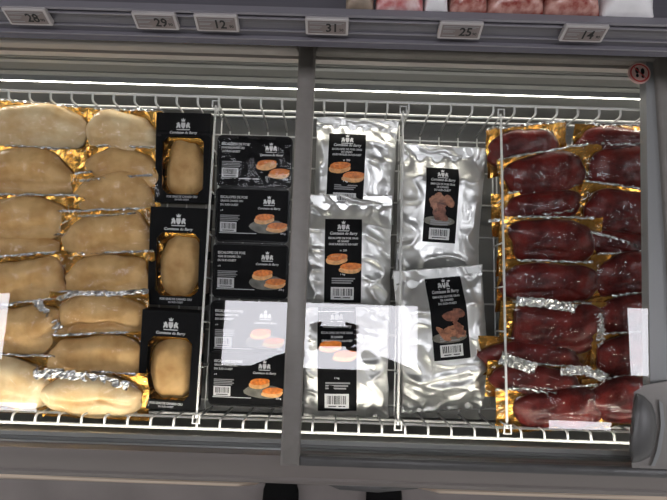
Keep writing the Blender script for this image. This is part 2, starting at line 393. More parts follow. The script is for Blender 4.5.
# ------------------------------------------------------------------ vacuum packs
def make_lobe(L, W, Hh, n, taper, seed, crease=.3):
    def Rf(c, s):
        return (abs(c) ** n + abs(s) ** n) ** (-1 / n) * (1 + .21 * ns(c * 1.1 + seed * 3.1, s * 1.1, seed) + .07 * ns(c * 2.6 + seed, s * 2.6, 4))
    def rr(x, y):
        xn = x / (L / 2); yn = y / (W / 2 * max(.3, 1 + taper * max(-1.3, min(1.3, xn)))); q = math.hypot(xn, yn)
        return q / Rf(xn / q, yn / q) if q > 1e-6 else 0.0
    cy0 = W * (.12 + .12 * ns(seed * 1.7, .3)); cb = ns(seed * 2.3, .7) * 1.2
    def h(x, y):
        q = rr(x, y)
        if q >= 1: return 0.0
        z = Hh * (1 - q ** 3.2) ** .6
        z *= 1 + .20 * ns(x * 17 + seed, y * 21, seed) + .06 * ns(x * 50, y * 50, seed)
        yc = -cy0 + cb * W * (x / L) ** 2 * 2 + .12 * W * ns(x * 20, seed)
        g_ = max(0, min(1, .65 + 1.7 * ns(x * 9 + seed, 5.5))) * (1 - q ** 3)
        z -= 1.5 * crease * Hh * math.exp(-((y - yc) / (W * .045)) ** 2) * g_
        z -= crease * .45 * Hh * max(0, min(1, .5 - (y - yc) / (W * .06))) * g_
        z += .0007 * ns(x * 90, y * 90, seed)
        return max(z, 0.0004 * (1 - q))
    def fwd(q, t):
        c, s = math.cos(t), math.sin(t); k = Rf(c, s) * q
        return L / 2 * k * c, W / 2 * max(.3, 1 + taper * max(-1.3, min(1.3, k * c))) * k * s
    return h, rr, fwd
def lobe_mesh(h, fwd, z0=0.0, nr=16, nt=56, twotone=None):
    mb = MB(); vs = [(0, 0, h(0, 0) + z0)]
    qs = [1 - (1 - i / nr) ** 1.6 for i in range(1, nr + 1)]
    for q in qs:
        for j in range(nt):
            x, y = fwd(q, 2 * math.pi * j / nt); vs.append((x, y, (h(x, y) if q < .999 else 0) + z0))
    fs = [(0, 1 + j, 1 + (j + 1) % nt) for j in range(nt)]
    for i in range(nr - 1):
        a = 1 + i * nt; c = a + nt
        fs += [(a + j, c + j, c + (j + 1) % nt, a + (j + 1) % nt) for j in range(nt)]
    fs.append(tuple(1 + (nr - 1) * nt + j for j in range(nt))[::-1])
    mb.add(vs, fs); return mb
def foil_fold(t, Mx, px, w, seed, zoff=.006):
    """crumpled strip of silver film along a run of photo points given on the pack's own plane"""
    q = [Vector((*hit(Mx, u, v, zoff), 0)) for u, v in px]
    n = 26; pts = []
    for i in range(n + 1):
        s = i / n * (len(q) - 1); k = min(int(s), len(q) - 2); pts.append(q[k].lerp(q[k + 1], s - k))
    mb = MB()
    def f(a, c):
        i = min(n, int(round(a * n))); p = pts[i]; d = (pts[min(n, i + 1)] - pts[max(0, i - 1)]).normalized(); m = Vector((-d.y, d.x, 0))
        ww = w * (1 + .35 * ns(i * .5, seed)); z = zoff + .006 * ns(i * .9 + seed, c * 2.5) + .004 * math.sin(i * 2.3 + c * 3)
        p = p + m * (c - .5) * ww
        return (p.x, p.y, z)
    mb.slab(f, n, 4, .0008); return mb.build('foil_fold', M['silver'], t, False)
def pack(kind, label, u, v, Lp, Wp, ang, z, seed, tilt=18, roll=0, n=2.5, taper=0., mg=(8, 8, 6, 8), Hh=None, pale=False, folds=(), crease=.3, gold=True):
    Mx = place(u, v, z, ang, tilt, roll); s = (H - z - .01) / F
    L, W = (Lp + 7) * s, (Wp + (6 if kind == 'foie' else 5)) * s
    foie = kind == 'foie'
    Hh = Hh or (.027 if foie else .022)
    t = thing('foie_gras_pack' if foie else 'duck_breast_pack', label, 'foie gras' if foie else 'meat pack', Mx, 'vacuum packed foie gras lobes' if foie else 'vacuum packed duck breasts')
    h, rr, fwd = make_lobe(L, W, Hh, n, taper, seed, crease)
    ml, mr, mf, mbk = [max(2.0, a - k_) * s for a, k_ in zip(mg, (2.5, 2.0, 2.0, 4))]
    x0, x1, y0, y1 = -L / 2 - ml, L / 2 + mr, -W / 2 - mf, W / 2 + mbk
    def bz(x, y):
        ex = max(0, abs(x) - L / 2 * .9) ; ey = max(0, abs(y) - W / 2 * .9)
        return .003 * ns(x * 25 + seed, y * 25, 7) + .0035 * ns(x * 70 + seed, y * 60, 3) * min(1, (ex + ey) * 60) - .0045
    def edge(a, c):                       # crumpled outline
        x = x0 + (x1 - x0) * a; y = y0 + (y1 - y0) * c
        return x + .003 * ns(y * 40, seed), y + .003 * ns(x * 40, seed + 9)
    def fb(a, c):
        x, y = edge(a, c); return (x, y, bz(x, y))
    mb = MB(); mb.slab(fb, 30, 20, .0012); mb.build('gold_card', M['gold'], t, False)
    lobe_mesh(h, fwd, -.0025).build('liver_lobe' if foie else 'duck_breast', M['foie_lit' if pale else 'foie'] if foie else M['meat'], t, True)
    def ff(a, c):
        x = x0 - .004 + (x1 - x0 + .008) * a; y = y0 - .004 + (y1 - y0 + .008) * c
        q = rr(x, y); base = bz(x, y) + .0012 + .0055 * ridge(x * 42 + seed, y * 42, 1) * (1 if q > .9 else 0)
        hh = h(x, y) - .0012 + (.0022 if foie else .0042) * ridge(x * (26 if foie else 38) + y * 18 + seed, y * 40 - x * 14, 2) + .0009 * ns(x * 150, y * 110, seed) if q < 1 else 0
        tent = Hh * .33 * math.exp(-(q - 1) / .13) - .001 if q >= .97 else 0
        return (x, y, max(base, hh, tent if q >= 1 else max(tent, hh)))
    mb = MB(); mb.grid(ff, 60, 46); mb.build('vacuum_film', M['film' if foie else 'film_tight'], t, True)
    rs = random.Random(seed); ea, eb = x0 + (x1 - x0) * rs.uniform(0, .3), x1 - (x1 - x0) * rs.uniform(0, .15)
    mb = MB()
    def fe(a, c):
        x = ea + (eb - ea) * a; y = y1 + .003 * ns(x * 40, seed + 9) + (c - .5) * (.0045 + .003 * ns(x * 30, seed))
        return (x, y, bz(x, y1) + .0035 + .003 * ns(x * 120 + seed, c * 2) + .002 * math.sin(x * 400 + c * 3))
    mb.slab(fe, 36, 3, .0006); mb.build('film_edge', M['silver'], t, False)
    for k, (px, w) in enumerate(folds): foil_fold(t, Mx, px, w * s, seed + k, .014 if foie else .019)
    return t
Z1 = .705
# left column (labels say where each lies and how it looks)
pack('foie', 'long pale foie gras lobe at the back of the outer column, below the back wires', 36, 130, 104, 46, -6, Z1, 1, pale=True, mg=(6, 6, 10, 4), n=2.7, crease=.1)
pack('foie', 'foie gras lobe second from the back, outer column, amber gold at its end', 26, 176, 98, 50, -3, Z1, 2, taper=-.18, mg=(6, 14, 8, 6), crease=.12)
pack('foie', 'foie gras lobe third from the back, outer column, wide bright gold card end', 26, 221, 86, 44, -1, Z1, 3, mg=(6, 22, 6, 6), crease=.1)
pack('foie', 'half buried flat foie gras pack with much brown gold film, fourth in the outer column', 18, 253, 84, 32, -3, Z1 - .008, 4, mg=(6, 20, 8, 6), Hh=.018)
pack('foie', 'foie gras lobe fifth from the back in the outer column, under shiny wrinkled film', 24, 284, 80, 46, 4, Z1, 5, taper=.15, mg=(6, 6, 6, 8), crease=.15)
pack('foie', 'foie gras lobe with a crumpled silver fold slanting across its inner end', 22, 333, 88, 52, 6, Z1, 6, mg=(6, 6, 6, 4), folds=(([(36, 300), (46, 315), (59, 330)], 9),), crease=.35)
pack('foie', 'foie gras lobe at the front end of the outer column, beside the front wires', 10, 384, 74, 46, -2, Z1, 7, mg=(6, 14, 8, 8), n=2.8, pale=True, crease=.1)
# inner column
pack('foie', 'plump pale foie gras lobe at the back, beside the rearmost carton', 123, 137, 70, 46, -2, Z1, 11, pale=True, mg=(4, 6, 8, 4), n=2.5, crease=.35)
pack('foie', 'half covered foie gras lobe second from the back in the inner column', 124, 171, 68, 40, -2, Z1, 12, mg=(4, 4, 4, 4), crease=.1)
pack('foie', 'creased foie gras lobe, third in the inner column, silver film along its top', 115, 196, 78, 42, 4, Z1, 13, taper=.18, mg=(4, 4, 6, 3), folds=(([(80, 181), (110, 178), (152, 175)], 2.5),), crease=.5)
pack('foie', 'broad foie gras lobe with one narrow end, fourth in the inner column', 108, 239, 86, 50, 2, Z1, 14, taper=.28, mg=(8, 6, 6, 3), folds=(([(78, 216), (110, 215), (135, 213)], 2),), crease=.12)
pack('foie', 'smooth foie gras lobe fifth from the back in the inner column', 108, 279, 86, 44, 2, Z1, 15, mg=(10, 4, 6, 4), crease=.08)
pack('foie', 'foie gras lobe with gold corner and silver top edge, sixth, inner column', 100, 319, 84, 46, 0, Z1, 16, mg=(8, 6, 6, 4), folds=(([(58, 299), (75, 293), (110, 294), (148, 291)], 5),), crease=.3)
pack('foie', 'foie gras lobe with crumpled gold at its inner end, second from the front', 95, 359, 84, 42, 2, Z1, 17, n=3, mg=(14, 6, 6, 4), crease=.08)
pack('foie', 'bright foie gras lobe at the front of the inner column under a wide silver fold', 93, 396, 92, 40, -3, Z1 + .003, 18, pale=True, mg=(4, 6, 3, 2), n=2.2, folds=(([(34, 374), (60, 374), (95, 378), (128, 386)], 9),), crease=.25)

# ---- duck breasts
ZM = .705
pack('meat', 'dark red duck breast at the back of the column by the wire divider', 525, 149, 68, 36, 6, ZM, 31, mg=(5, 10, 8, 8), crease=.1)
pack('meat', 'glossy tilted duck breast second from the back, beside the wire divider', 546, 176, 76, 42, 10, ZM + .002, 32, n=3, mg=(10, 10, 12, 6), taper=-.1, crease=.05)
pack('meat', 'narrow duck breast with crinkled silver edge, third in the divider column', 542, 208, 78, 30, 6, ZM - .004, 33, mg=(12, 8, 10, 4), folds=(([(488, 221), (520, 218), (575, 210)], 3),), crease=.1)
pack('meat', 'duck breast on a wide bright gold card, middle of the divider column', 552, 243, 78, 44, -1, ZM, 34, n=3, mg=(14, 10, 14, 4), crease=.2)
pack('meat', 'duck breast above a crumpled silver strip and gold tab, divider column', 550, 284, 86, 38, -2, ZM, 35, n=3, mg=(8, 8, 12, 4), folds=(([(516, 302), (545, 305), (575, 311)], 9),), crease=.2)
pack('meat', 'large dark duck breast with a gold inner edge, beside the white glare', 556, 330, 82, 48, -1, ZM + .002, 36, n=3.2, mg=(14, 6, 8, 4), folds=(([(516, 301), (545, 303), (577, 309)], 9),), crease=.1)
pack('meat', 'duck breast mostly hidden under silver and gold folds, near the front', 532, 358, 90, 30, -3, ZM - .01, 37, mg=(8, 14, 6, 4), folds=(([(500, 357), (515, 362), (535, 368)], 12), ([(565, 372), (590, 370), (608, 378)], 8)), crease=.1)
pack('meat', 'slim duck breast with a white film edge, second from the front', 535, 381, 80, 26, -4, ZM, 38, mg=(6, 18, 7, 4), folds=(([(500, 359), (516, 363), (536, 369)], 11), ([(560, 372), (585, 371), (606, 379)], 8), ([(495, 390), (520, 388), (548, 393), (585, 394)], 3),), crease=.1)
pack('meat', 'duck breast at the front end with a gold fan of film, by the front wires', 556, 409, 78, 36, 3, ZM, 39, n=2.8, mg=(18, 6, 5, 4), crease=.1)
pack('meat', 'flat dark duck breast at the back of the outer column by the lid edge', 618, 142, 78, 26, -2, ZM, 41, mg=(6, 6, 6, 6), crease=.1)
pack('meat', 'marbled duck breast with white film rim, second in the outer column', 630, 169, 80, 42, 0, ZM + .002, 42, n=3, mg=(10, 6, 12, 4), crease=.15)
pack('meat', 'broad duck breast in front of the bright gold card, third in the outer column', 628, 214, 84, 46, -8, ZM, 43, n=2.9, mg=(8, 6, 10, 4), crease=.15)
pack('meat', 'dark half hidden duck breast between two film folds, outer column', 622, 247, 66, 26, -10, ZM - .008, 44, mg=(10, 6, 6, 4), folds=(([(590, 232), (615, 238), (645, 249)], 3),), crease=.1)
pack('meat', 'rounded duck breast with pale film rim, fifth in the outer column', 632, 277, 72, 42, 4, ZM, 45, mg=(4, 6, 6, 4), crease=.1)
pack('meat', 'duck breast half under the white glare, silver strap at its side', 634, 318, 74, 42, 8, ZM, 46, mg=(6, 6, 6, 4), folds=(([(598, 313), (601, 330), (600, 350)], 8),), crease=.1)
pack('meat', 'duck breast beneath the white glare, next to last in the outer column', 634, 358, 70, 44, 2, ZM, 47, mg=(6, 6, 6, 4), crease=.1)
pack('meat', 'duck breast at the front of the outer column beside the lid handle', 630, 400, 74, 42, 6, ZM, 48, mg=(8, 6, 6, 4), crease=.15)

# ------------------------------------------------------------------ black cartons with a window
def carton(label, u, v, wp, lp, ang, z, tilt, seed, wrinkle):
    Mx = place(u, v, z, ang, tilt, 0); s = (H - z - .03) / F; w, l, d = wp * s, lp * s, .042
    t = thing('windowed_carton', label, 'carton', Mx, 'black windowed foie gras cartons')
    w2, l2 = w / 2, l / 2; zt = d
    wx, y0, y1, ch = w2 * .76, -l2 * .81, l2 * .48, .012
    oc = [(wx, y0 + ch), (wx, y1 - ch), (wx - ch, y1), (-wx + ch, y1), (-wx, y1 - ch), (-wx, y0 + ch), (-wx + ch, y0), (wx - ch, y0)]
    ot = [(w2, y0 + ch), (w2, y1 - ch), (wx - ch, l2), (-wx + ch, l2), (-w2, y1 - ch), (-w2, y0 + ch), (-wx + ch, -l2), (wx - ch, -l2)]
    b = MB()
    vs = [(x, y, zt) for x, y in oc] + [(x, y, zt) for x, y in ot] + [(w2, l2, zt), (-w2, l2, zt), (-w2, -l2, zt), (w2, -l2, zt)] + [(x, y, zt - .004) for x, y in oc]
    b.add(vs, [(0, 8, 9, 1), (1, 9, 16, 10, 2), (2, 10, 11, 3), (3, 11, 17, 12, 4), (4, 12, 13, 5), (5, 13, 18, 14, 6), (6, 14, 15, 7), (7, 15, 19, 8, 0)] + [(i, (i + 1) % 8, 20 + (i + 1) % 8, 20 + i) for i in range(8)])
    b.add([(w2, l2, zt), (-w2, l2, zt), (-w2, -l2, zt), (w2, -l2, zt), (w2 , l2, 0), (-w2, l2, 0), (-w2, -l2, 0), (w2, -l2, 0)], [(0, 4, 5, 1), (1, 5, 6, 2), (2, 6, 7, 3), (3, 7, 4, 0), (4, 7, 6, 5)])
    b.build('carton_shell', M['black'], t)
    D = Decal(lambda x, y: zt)
    emblem(D, t, 0, l2 * .70, w * .28)
    b = MB(); D.text(b, 'Comtesse du Barry', 0, l2 * .535, .0055, w * .50, 'c', shear=.25)
    D.text(b, 'FOIE GRAS DE CANARD CRU', 0, -l2 * .89, .0045, w * .56, 'c'); D.text(b, 'DU SUD-OUEST', 0, -l2 * .95, .0036, w * .26, 'c')
    b.build('printed_text', M['white'], t)
    b = MB(); b.add([(w2 + .0008, y, z_) for y, z_ in ((-l2 * .75, .008), (-l2 * .05, .008), (-l2 * .05, zt - .006), (-l2 * .75, zt - .006))], [(0, 1, 2, 3)])
    b.add([(w2 + .0008, y, z_) for y, z_ in ((l2 * .12, .010), (l2 * .55, .010), (l2 * .55, zt - .010), (l2 * .12, zt - .010))], [(0, 1, 2, 3)])
    b.build('side_print', M['sideprint'], t)
    b = MB(); b.slab(lambda a, c: (-wx * 1.1 + 2.2 * wx * a, y0 * 1.05 + (y1 - y0 * 1.05) * c, .012 + .004 * ns(a * 14 + seed, c * 18) + .012 * max(0, abs(c - .5) * 2 - .75) * 4), 14, 22, .001); b.build('gold_tray', M['gold'], t)
    h, rr, fwd = make_lobe((y1 - y0) * 1.0, 2 * wx * .93, .024, 2.8, .05, seed, .12)
    lb = lobe_mesh(h, fwd, .013)
    lb.v = [(-y, x + (y0 + y1) / 2 - .006, min(z, zt - .006 + .003 * (z > zt))) for x, y, z in lb.v]
    lb.build('liver_lobe', M['foie'], t, True)
    b = MB(); b.add([(x, y, zt - .0035) for x, y in oc], [tuple(range(8))]); b.build('window_film', M['window'], t)
    return t
ZC = .665
carton('black windowed carton at the back, its foie gras in even pale beige', 188.5, 161, 56, 92, -1.5, ZC + .010, 9, 21, 0)
carton('middle black windowed carton, its foie gras in shade with gold flecks', 183.5, 256, 57, 98, -2.5, ZC + .008, 9, 22, 0)
carton('front black windowed carton, its pale foie gras over gold film', 175.5, 356, 57, 96, -4, ZC + .006, 9, 23, 0)

# ------------------------------------------------------------------ black trays of slices
def tray(label, u, v, wp, lp, ang, z, tilt, seed, film=False):
    Mx = place(u, v, z, ang, tilt, 0); s = (H - z - .03) / F; w, l, d = wp * s, lp * s, .032
    t = thing('black_food_tray', label, 'tray', Mx, 'black trays of foie gras slices')
    b = MB(); rg = [rrect(w * .86, l * .84, .010, 0), rrect(w * .94, l * .93, .012, d * .85), rrect(w * .95, l * .94, .012, d - .001), rrect(w, l, .013, d - .001), rrect(w, l, .013, d + .0012), rrect(w * .97, l * .96, .012, d + .0012), rrect(w * .955, l * .94, .012, d - .0005)]
    b.loft(rg, 0); b.build('tray_body', M['blackpl'], t, True, 35)
    zt = d + .0022
    wz = (lambda x, y: zt + (.0045 * ridge(x * 16 + 2, y * 22 + .4 * x * 60, 3) * (1 if y > 0 else .25))) if film else (lambda x, y: zt + .0004 * ns(x * 20, y * 20, seed))
    b = MB(); D0 = Decal(wz)
    D0.rect(b, -w * .47, -l * .46, w * .47, l * .46, 0, 0, 30, 22); c = b.build('printed_card', M['labelblk'], t, True)
    D = Decal(wz)
    D.surf = wz
    b = MB()
    D.text(b, 'ESCALOPES DE FOIE', -w * .43, l * .30, .0052, w * .36); D.text(b, 'GRAS DE CANARD CRU', -w * .43, l * .235, .0042, w * .30)
    D.text(b, 'DU SUD-OUEST', -w * .43, l * .165, .0042, w * .24); D.text(b, 'x 8', -w * .43, l * .07, .003)
    D.text(b, 'Comtesse du Barry', w * .22, l * .115, .0045, w * .30, 'c', shear=.25)
    D.rect(b, -w * .44, -l * .335, w * .06, -l * .322); D.text(b, '250 g', w * .38, -l * .33, .0035)
    b.build('printed_text', M['white'], c)
    b = MB()
    for k in range(4): D.rect(b, -w * .43, -l * (.02 + .03 * k), -w * (.19 if k % 2 else .17), -l * (.002 + .03 * k))
    b.build('small_print', M['greyp'], c)
    emblem(D, c, w * .22, l * .24, w * .17)
    b = MB(); D.blob(b, w * .22, -l * .20, w * .25, l * .13, .0005, 0, seed=seed); b.build('plate_picture', M['plate'], c) if not film else None
    slices(D, c, w * .24, -l * .10, w * .42, .0012)
    barcode(D, c, -w * .43, -l * .31, -w * .21, -l * .13, seed)
    if film:
        b = MB(); b.grid(lambda a, q: (-w * .49 + .98 * w * a, -l * .48 + .96 * l * q, wz(-w * .49 + .98 * w * a, -l * .48 + .96 * l * q) + .003), 30, 22); b.build('cling_film', M['film'], t, True)
    return t
ZT = .672
tray('black tray of foie gras slices at the back, under wrinkled clear film', 257, 164, 78, 54, -2, ZT + .012, 10, 1, True)
tray('second black tray from the back, directly in front of the film wrapped one', 255, 216, 76, 56, -2, ZT + .004, 10, 2)
tray('third black tray from the back, just behind the one under the light reflection', 253, 270, 76, 56, -2, ZT + .002, 10, 3)
tray('fourth black tray, almost hidden under a white light reflection', 251, 327, 76, 57, -2, ZT, 10, 4)
tray('front black tray of foie gras slices, next to the front wires', 250, 375, 75, 54, -2.5, ZT - .002, 10, 5)

# ------------------------------------------------------------------ silver pouches
def pouch(label, u, v, wp, lp, ang, z, tilt, seed, lab, pic, roll=0, T=.030, seal=.09, bottom=.05, pyo=None, crumple=False):
    Mx = place(u, v, z, ang, tilt, roll); s = (H - z - .02) / F; w, l = wp * s, lp * s
    t = thing('silver_pouch', label, 'pouch', Mx, 'silver pouches with black labels')
    (lu, lv), lw, ll, la = lab
    lx, ly = hit(Mx, lu, lv, T * .9); lw, ll = lw * s, ll * s; la = R(la - ang)
    ca, sa = math.cos(la), math.sin(la)
    def zf(x, y):
        un = max(-1, min(1, 2 * x / w)); vn = max(-1, min(1, 2 * y / l))
        vt = (vn + 1) / 2
        e = max(0, 1 - abs(un) ** 2.8) ** .7
        lo = max(0, min(1, vt / .20)); hi = max(0, min(1, (1 - seal - vt) / .22))
        e2 = (lo * lo * (3 - 2 * lo)) ** .7 * (hi * hi * (3 - 2 * hi)) ** .75
        dx, dy = x - lx, y - ly; a, c = dx * ca + dy * sa, -dx * sa + dy * ca
        g = max(abs(a) / (lw / 2), abs(c) / (ll / 2)); soft = max(0.12, min(1, (g - .95) * 2.2))
        wr = .0075 * (ridge(un * 1.3 + seed, vn * 3.2 + un * .6, seed) - .3) + (.003) * (ridge(un * 3.1 + vn * 1.5, vn * 2.0 + seed, 4) - .3) + .004 * ns(un * 2 + seed, vn * 2.5, 8)
        fan = .006 * math.sin(un * 15 + 3 * ns(un * 2, seed)) * math.exp(-((vt - (1 - seal)) / .07) ** 2) * (vt < 1 - seal) + .005 * math.sin(un * 12 + seed) * math.exp(-(vt / .1) ** 2)
        if crumple:
            e2 *= max(0, min(1, .45 + vt / .50)); wr += .006 * math.exp(-((vt - .27 - .03 * math.sin(un * 3)) / .022) ** 2) - .006 * math.exp(-((vt - .22 - .02 * un) / .025) ** 2) + .004 * ridge(un * 2, vt * 14, 3) * (vt < .28)
        return T * e * e2 + wr * .85 * soft * (.35 + .65 * min(1, e * 2)) + fan * .7
    b = MB()
    def ft(a, c):
        vn = 2 * c - 1; pinch = 1 - .035 * (1 - vn * vn) + .015 * ns(vn * 3, seed)
        x = (a - .5) * w * pinch; y = (c - .5) * l
        return (x + .002 * ns(y * 30, seed + 2), y + .003 * ns(x * 25, seed + 5), zf(x, y))
    b.grid(ft, 64, 84); nf = len(b.v)
    b.grid(lambda a, c: (ft(1 - a, c)[0], ft(1 - a, c)[1], -.25 * max(0, zf((.5 - a) * w, (c - .5) * l)) - .0012), 64, 84)
    # close the rim
    W_ = 65
    top = [j * W_ for j in range(85)]; 
    for j in range(84):
        b.f.append((j * W_, (j + 1) * W_, nf + (j + 1) * W_ + 64, nf + j * W_ + 64)); b.m.append(0)
        b.f.append((j * W_ + 64, nf + j * W_, nf + (j + 1) * W_, (j + 1) * W_ + 64)); b.m.append(0)
    for i in range(64):
        b.f.append((i, nf + 64 - i, nf + 63 - i, i + 1)); b.m.append(0)
        b.f.append((84 * W_ + i, 84 * W_ + i + 1, nf + 84 * W_ + 63 - i, nf + 84 * W_ + 64 - i)); b.m.append(0)
    b.build('pouch_body', M['bag'], t, True)
    b = MB(); b.slab(lambda a, c: ((a - .5) * w * .985, l / 2 - seal * l * (.80 - .16 * c), zf((a - .5) * w * .985, l / 2 - seal * l * (.80 - .16 * c)) + .0016), 30, 2, .001); b.build('seal_line', M['bag'], t)
    D = Decal(zf, lx, ly, la)
    b = MB(); D.rect(b, -lw / 2, -ll / 2, lw / 2, ll / 2, .0016, 0, 24, 40); c = b.build('printed_label', M['labelblk'], t, True)
    o = .0026
    emblem(D, c, 0, ll * .395, lw * .36, o)
    b = MB(); D.text(b, 'Comtesse du Barry', 0, ll * .315, .006, lw * .74, 'c', o, shear=.25)
    if pic == 'slices':
        for k, (tx, ww) in enumerate((('ESCALOPES DE FOIE GRAS', .80), ('DE CANARD', .30), ('CRUES SURGELEES DU SUD-OUEST', .78), ('', 0), ('x 20', .2))):
            if tx: D.text(b, tx, 0, ll * (.262 - .036 * k), .0040, lw * ww, 'c', o)
        py = -.005 if pyo is None else pyo
    else:
        for k, (tx, ww) in enumerate((('EMINCES DE FOIE GRAS', .74), ('DE CANARD', .36), ('DU SUD-OUEST', .5))):
            D.text(b, tx, 0, ll * (.262 - .040 * k), .0040, lw * ww, 'c', o)
        py = -.035
    D.text(b, '1 kg', 0, ll * -.165, .0035, lw * .12, 'c', o)
    b.build('printed_text', M['white'], c)
    if pic == 'slices': slices(D, c, 0, ll * py, lw * .92, o)
    else: stewpic(D, c, 0, ll * py, lw * .92, o, seed)
    b = MB()
    for k in range(3): D.rect(b, -lw * .30, -ll * (.215 + .026 * k), lw * (.33 - .05 * k), -ll * (.199 + .026 * k), o)
    b.build('small_print', M['greyp'], c)
    barcode(D, c, -lw * .32, -ll * .46, lw * .30, -ll * .31, seed, o)
    return t
ZS = .675
pouch('rearmost silver pouch with seared slices label, its lower end under another pouch', 355, 171, 86, 110, -3, ZS + .005, 11, 1, ((346, 170), 38, 76, -3), 'slices')
pouch('middle silver pouch of the slices column, its barcode label fully in view', 348, 258, 90, 130, -1, ZS, 11, 2, ((343, 261), 37, 84, -1), 'slices')
pouch('silver pouch nearest the front wires, half under a white light reflection', 346, 363, 86, 112, 0, ZS, 11, 3, ((337, 361), 38, 102, 0), 'slices', seal=.05, pyo=.12)
pouch('rear silver pouch of the column with cooked meat labels, upright label', 439, 214, 88, 142, -4, ZS + .003, 10, 4, ((441, 205), 33, 76, -4), 'stew', T=.034)
pouch('front silver pouch of the column with cooked meat labels, slanted label', 442, 339, 90, 144, 4, ZS, 10, 5, ((449, 319), 36, 79, 5), 'stew', T=.034, crumple=True)

# ------------------------------------------------------------------ glass lids
def pxbox(mb, u0, v0, u1, v1, z0, z1, mi=0):
    """a straight bar between two photo lines, axis-aligned in the freezer"""
    p = P((u0 + u1) / 2, v0, z1); q = P((u0 + u1) / 2, v1, z1); a = P(u0, (v0 + v1) / 2, z1); c = P(u1, (v0 + v1) / 2, z1)
    mb.box((a.x, q.y, z0), (c.x, p.y, z1), mi)
# mullion bar edges as X positions
xm0 = (P(297, 60, ZL).x + P(283, 455, ZL).x) / 2; xm1 = (P(314, 60, ZL).x + P(301.5, 455, ZL).x) / 2
xr0 = (P(646, 150, ZL).x + P(648, 300, ZL).x) / 2; xr1 = P(657.5, 150, ZL).x
Yff = P(333, 466, ZL).y; Ybb = P(333, 45, ZL).y
rl = thing('sliding_glass_lid', 'sliding glass lid over the silver pouches, with grey handle and round sticker', 'freezer lid', Matrix.Translation((0, 0, 0)), 'sliding glass lids')
def bevbar(mb, x0, x1, y0, y1, z0, z1, r=.004, mi=0):
    cx, cy = (x0 + x1) / 2, (y0 + y1) / 2; w, l = x1 - x0, y1 - y0
    mb.loft([rrect(w, l, .002, z0, 3, cx, cy), rrect(w, l, .002, z1 - r, 3, cx, cy), rrect(w - r, l - r, .002, z1 - r * .3, 3, cx, cy), rrect(w - 2 * r, l - 2 * r, .001, z1, 3, cx, cy)], mi)
b = MB(); bevbar(b, xm0, xm1, Yff, Ybb, ZL - .012, ZL + .012); b.build('side_bar', M['frame'], rl, True, 30)
b = MB(); bevbar(b, xm1, .62, Yb, Ybb, ZL - .012, ZL + .010); b.build('back_bar', M['frame'], rl, True, 30)
b = MB(); bevbar(b, xm1, .62, Yff, Yf - .010, ZL - .010, ZL + .008); b.build('front_bar', M['framed'], rl, True, 30)
xro = P(700, 250, ZL).x
b = MB(); xa = P(645, 62, ZL).x; xb = P(649, 440, ZL).x
b.loft([[(xa, Yb, z), (xb, Yf, z), (xr1, Yf, z), (xr1, Yb, z)] for z in (ZL - .018, ZL + .003)]); b.build('glass_edging', M['lip'], rl)
b = MB(); bevbar(b, xr1, xro, Yff, Ybb, ZL - .012, ZL + .014); b.build('side_bar', M['frame'], rl, True, 30)
b = MB(); b.box((xm1 - .004, Yf - .012, ZL - .004), (xr1 + .002, Yb + .004, ZL + .001)); b.build('glass_pane', M['glass'], rl)
# handle: corner plate with a bulging D-shaped grip and a recess beside it
def q3(u, v, z): p = P(u, v, z); return (p.x, p.y, z)
b = MB()
pl = [(634, 392), (645, 385), (667, 381), (690, 381), (690, 470), (632, 468), (629, 440)]
b.loft([[q3(u, v, ZL + .002) for u, v in pl][::-1], [q3(u, v, ZL + .018) for u, v in pl][::-1]]); hb = b.build('handle_plate', M['frame'], rl, True, 30)
out = [(637, 393), (644, 396), (652, 404), (656, 416), (657, 430), (655, 446), (650, 457), (640, 462), (632, 463), (629, 450), (631, 430), (632, 410)]
cu = sum(p[0] for p in out) / len(out); cv = sum(p[1] for p in out) / len(out)
def sc(k, dz): return [q3(cu + (u - cu) * k, cv + (v - cv) * k, ZL + dz) for u, v in out][::-1]
b = MB(); b.loft([sc(1, .012), sc(1, .024), sc(.92, .031), sc(.75, .035), sc(.4, .037), sc(.1, .0375)]); b.build('grip', M['framed'], rl, True, 50)
b = MB()
gl = [(659, 400), (663, 404), (665, 425), (661, 452), (655, 466), (651, 466), (657, 450), (661, 425)]
b.loft([[q3(u, v, ZL + .018) for u, v in gl][::-1], [q3(u, v, ZL + .0225) for u, v in gl][::-1]]); b.build('grip_edge', M['lip'], rl)
# round no-stepping sticker
c0 = P(639, 73.5, ZL + .002); rad = (P(650, 73.5, ZL).x - P(628, 73.5, ZL).x) / 2
stk = MB()
def disc(mb, r, z, mi, cx=0, cy=0, ry=None, a=0, n=28):
    pts = []
    for i in range(n):
        t = 2 * math.pi * i / n; x, y = r * math.cos(t), (ry or r) * math.sin(t); pts.append((c0.x + cx + x * math.cos(a) - y * math.sin(a), c0.y + cy + x * math.sin(a) + y * math.cos(a), z))
    mb.add(pts, [tuple(range(n))], mi)
z0 = ZL + .0115
cyl = [[(c0.x + rad * math.cos(2 * math.pi * i / 28), c0.y + rad * math.sin(2 * math.pi * i / 28), z) for i in range(28)] for z in (ZL + .0011, ZL + .0042)]
stk.loft(cyl, 0); disc(stk, rad * .88, ZL + .0044, 1); disc(stk, rad * .74, ZL + .0047, 0)
for k in (-1, 1):
    disc(stk, rad * .17, ZL + .0050, 2, k * rad * .25, k * rad * -.03 + rad * .18, rad * .30); disc(stk, rad * .13, ZL + .0050, 2, k * rad * .25, k * rad * -.03 - rad * .30, rad * .17)
stk.add([(c0.x + rad * a, c0.y + rad * e, ZL + .0053) for a, e in ((-.52, .48), (-.48, .56), (.52, -.48), (.48, -.56))], [(0, 3, 2, 1)], 1)
st = stk.build('warning_sticker', [M['pink'], M['red'], M['ink']], rl); tag(st, 'round red and pink sticker with crossed out black footprints')

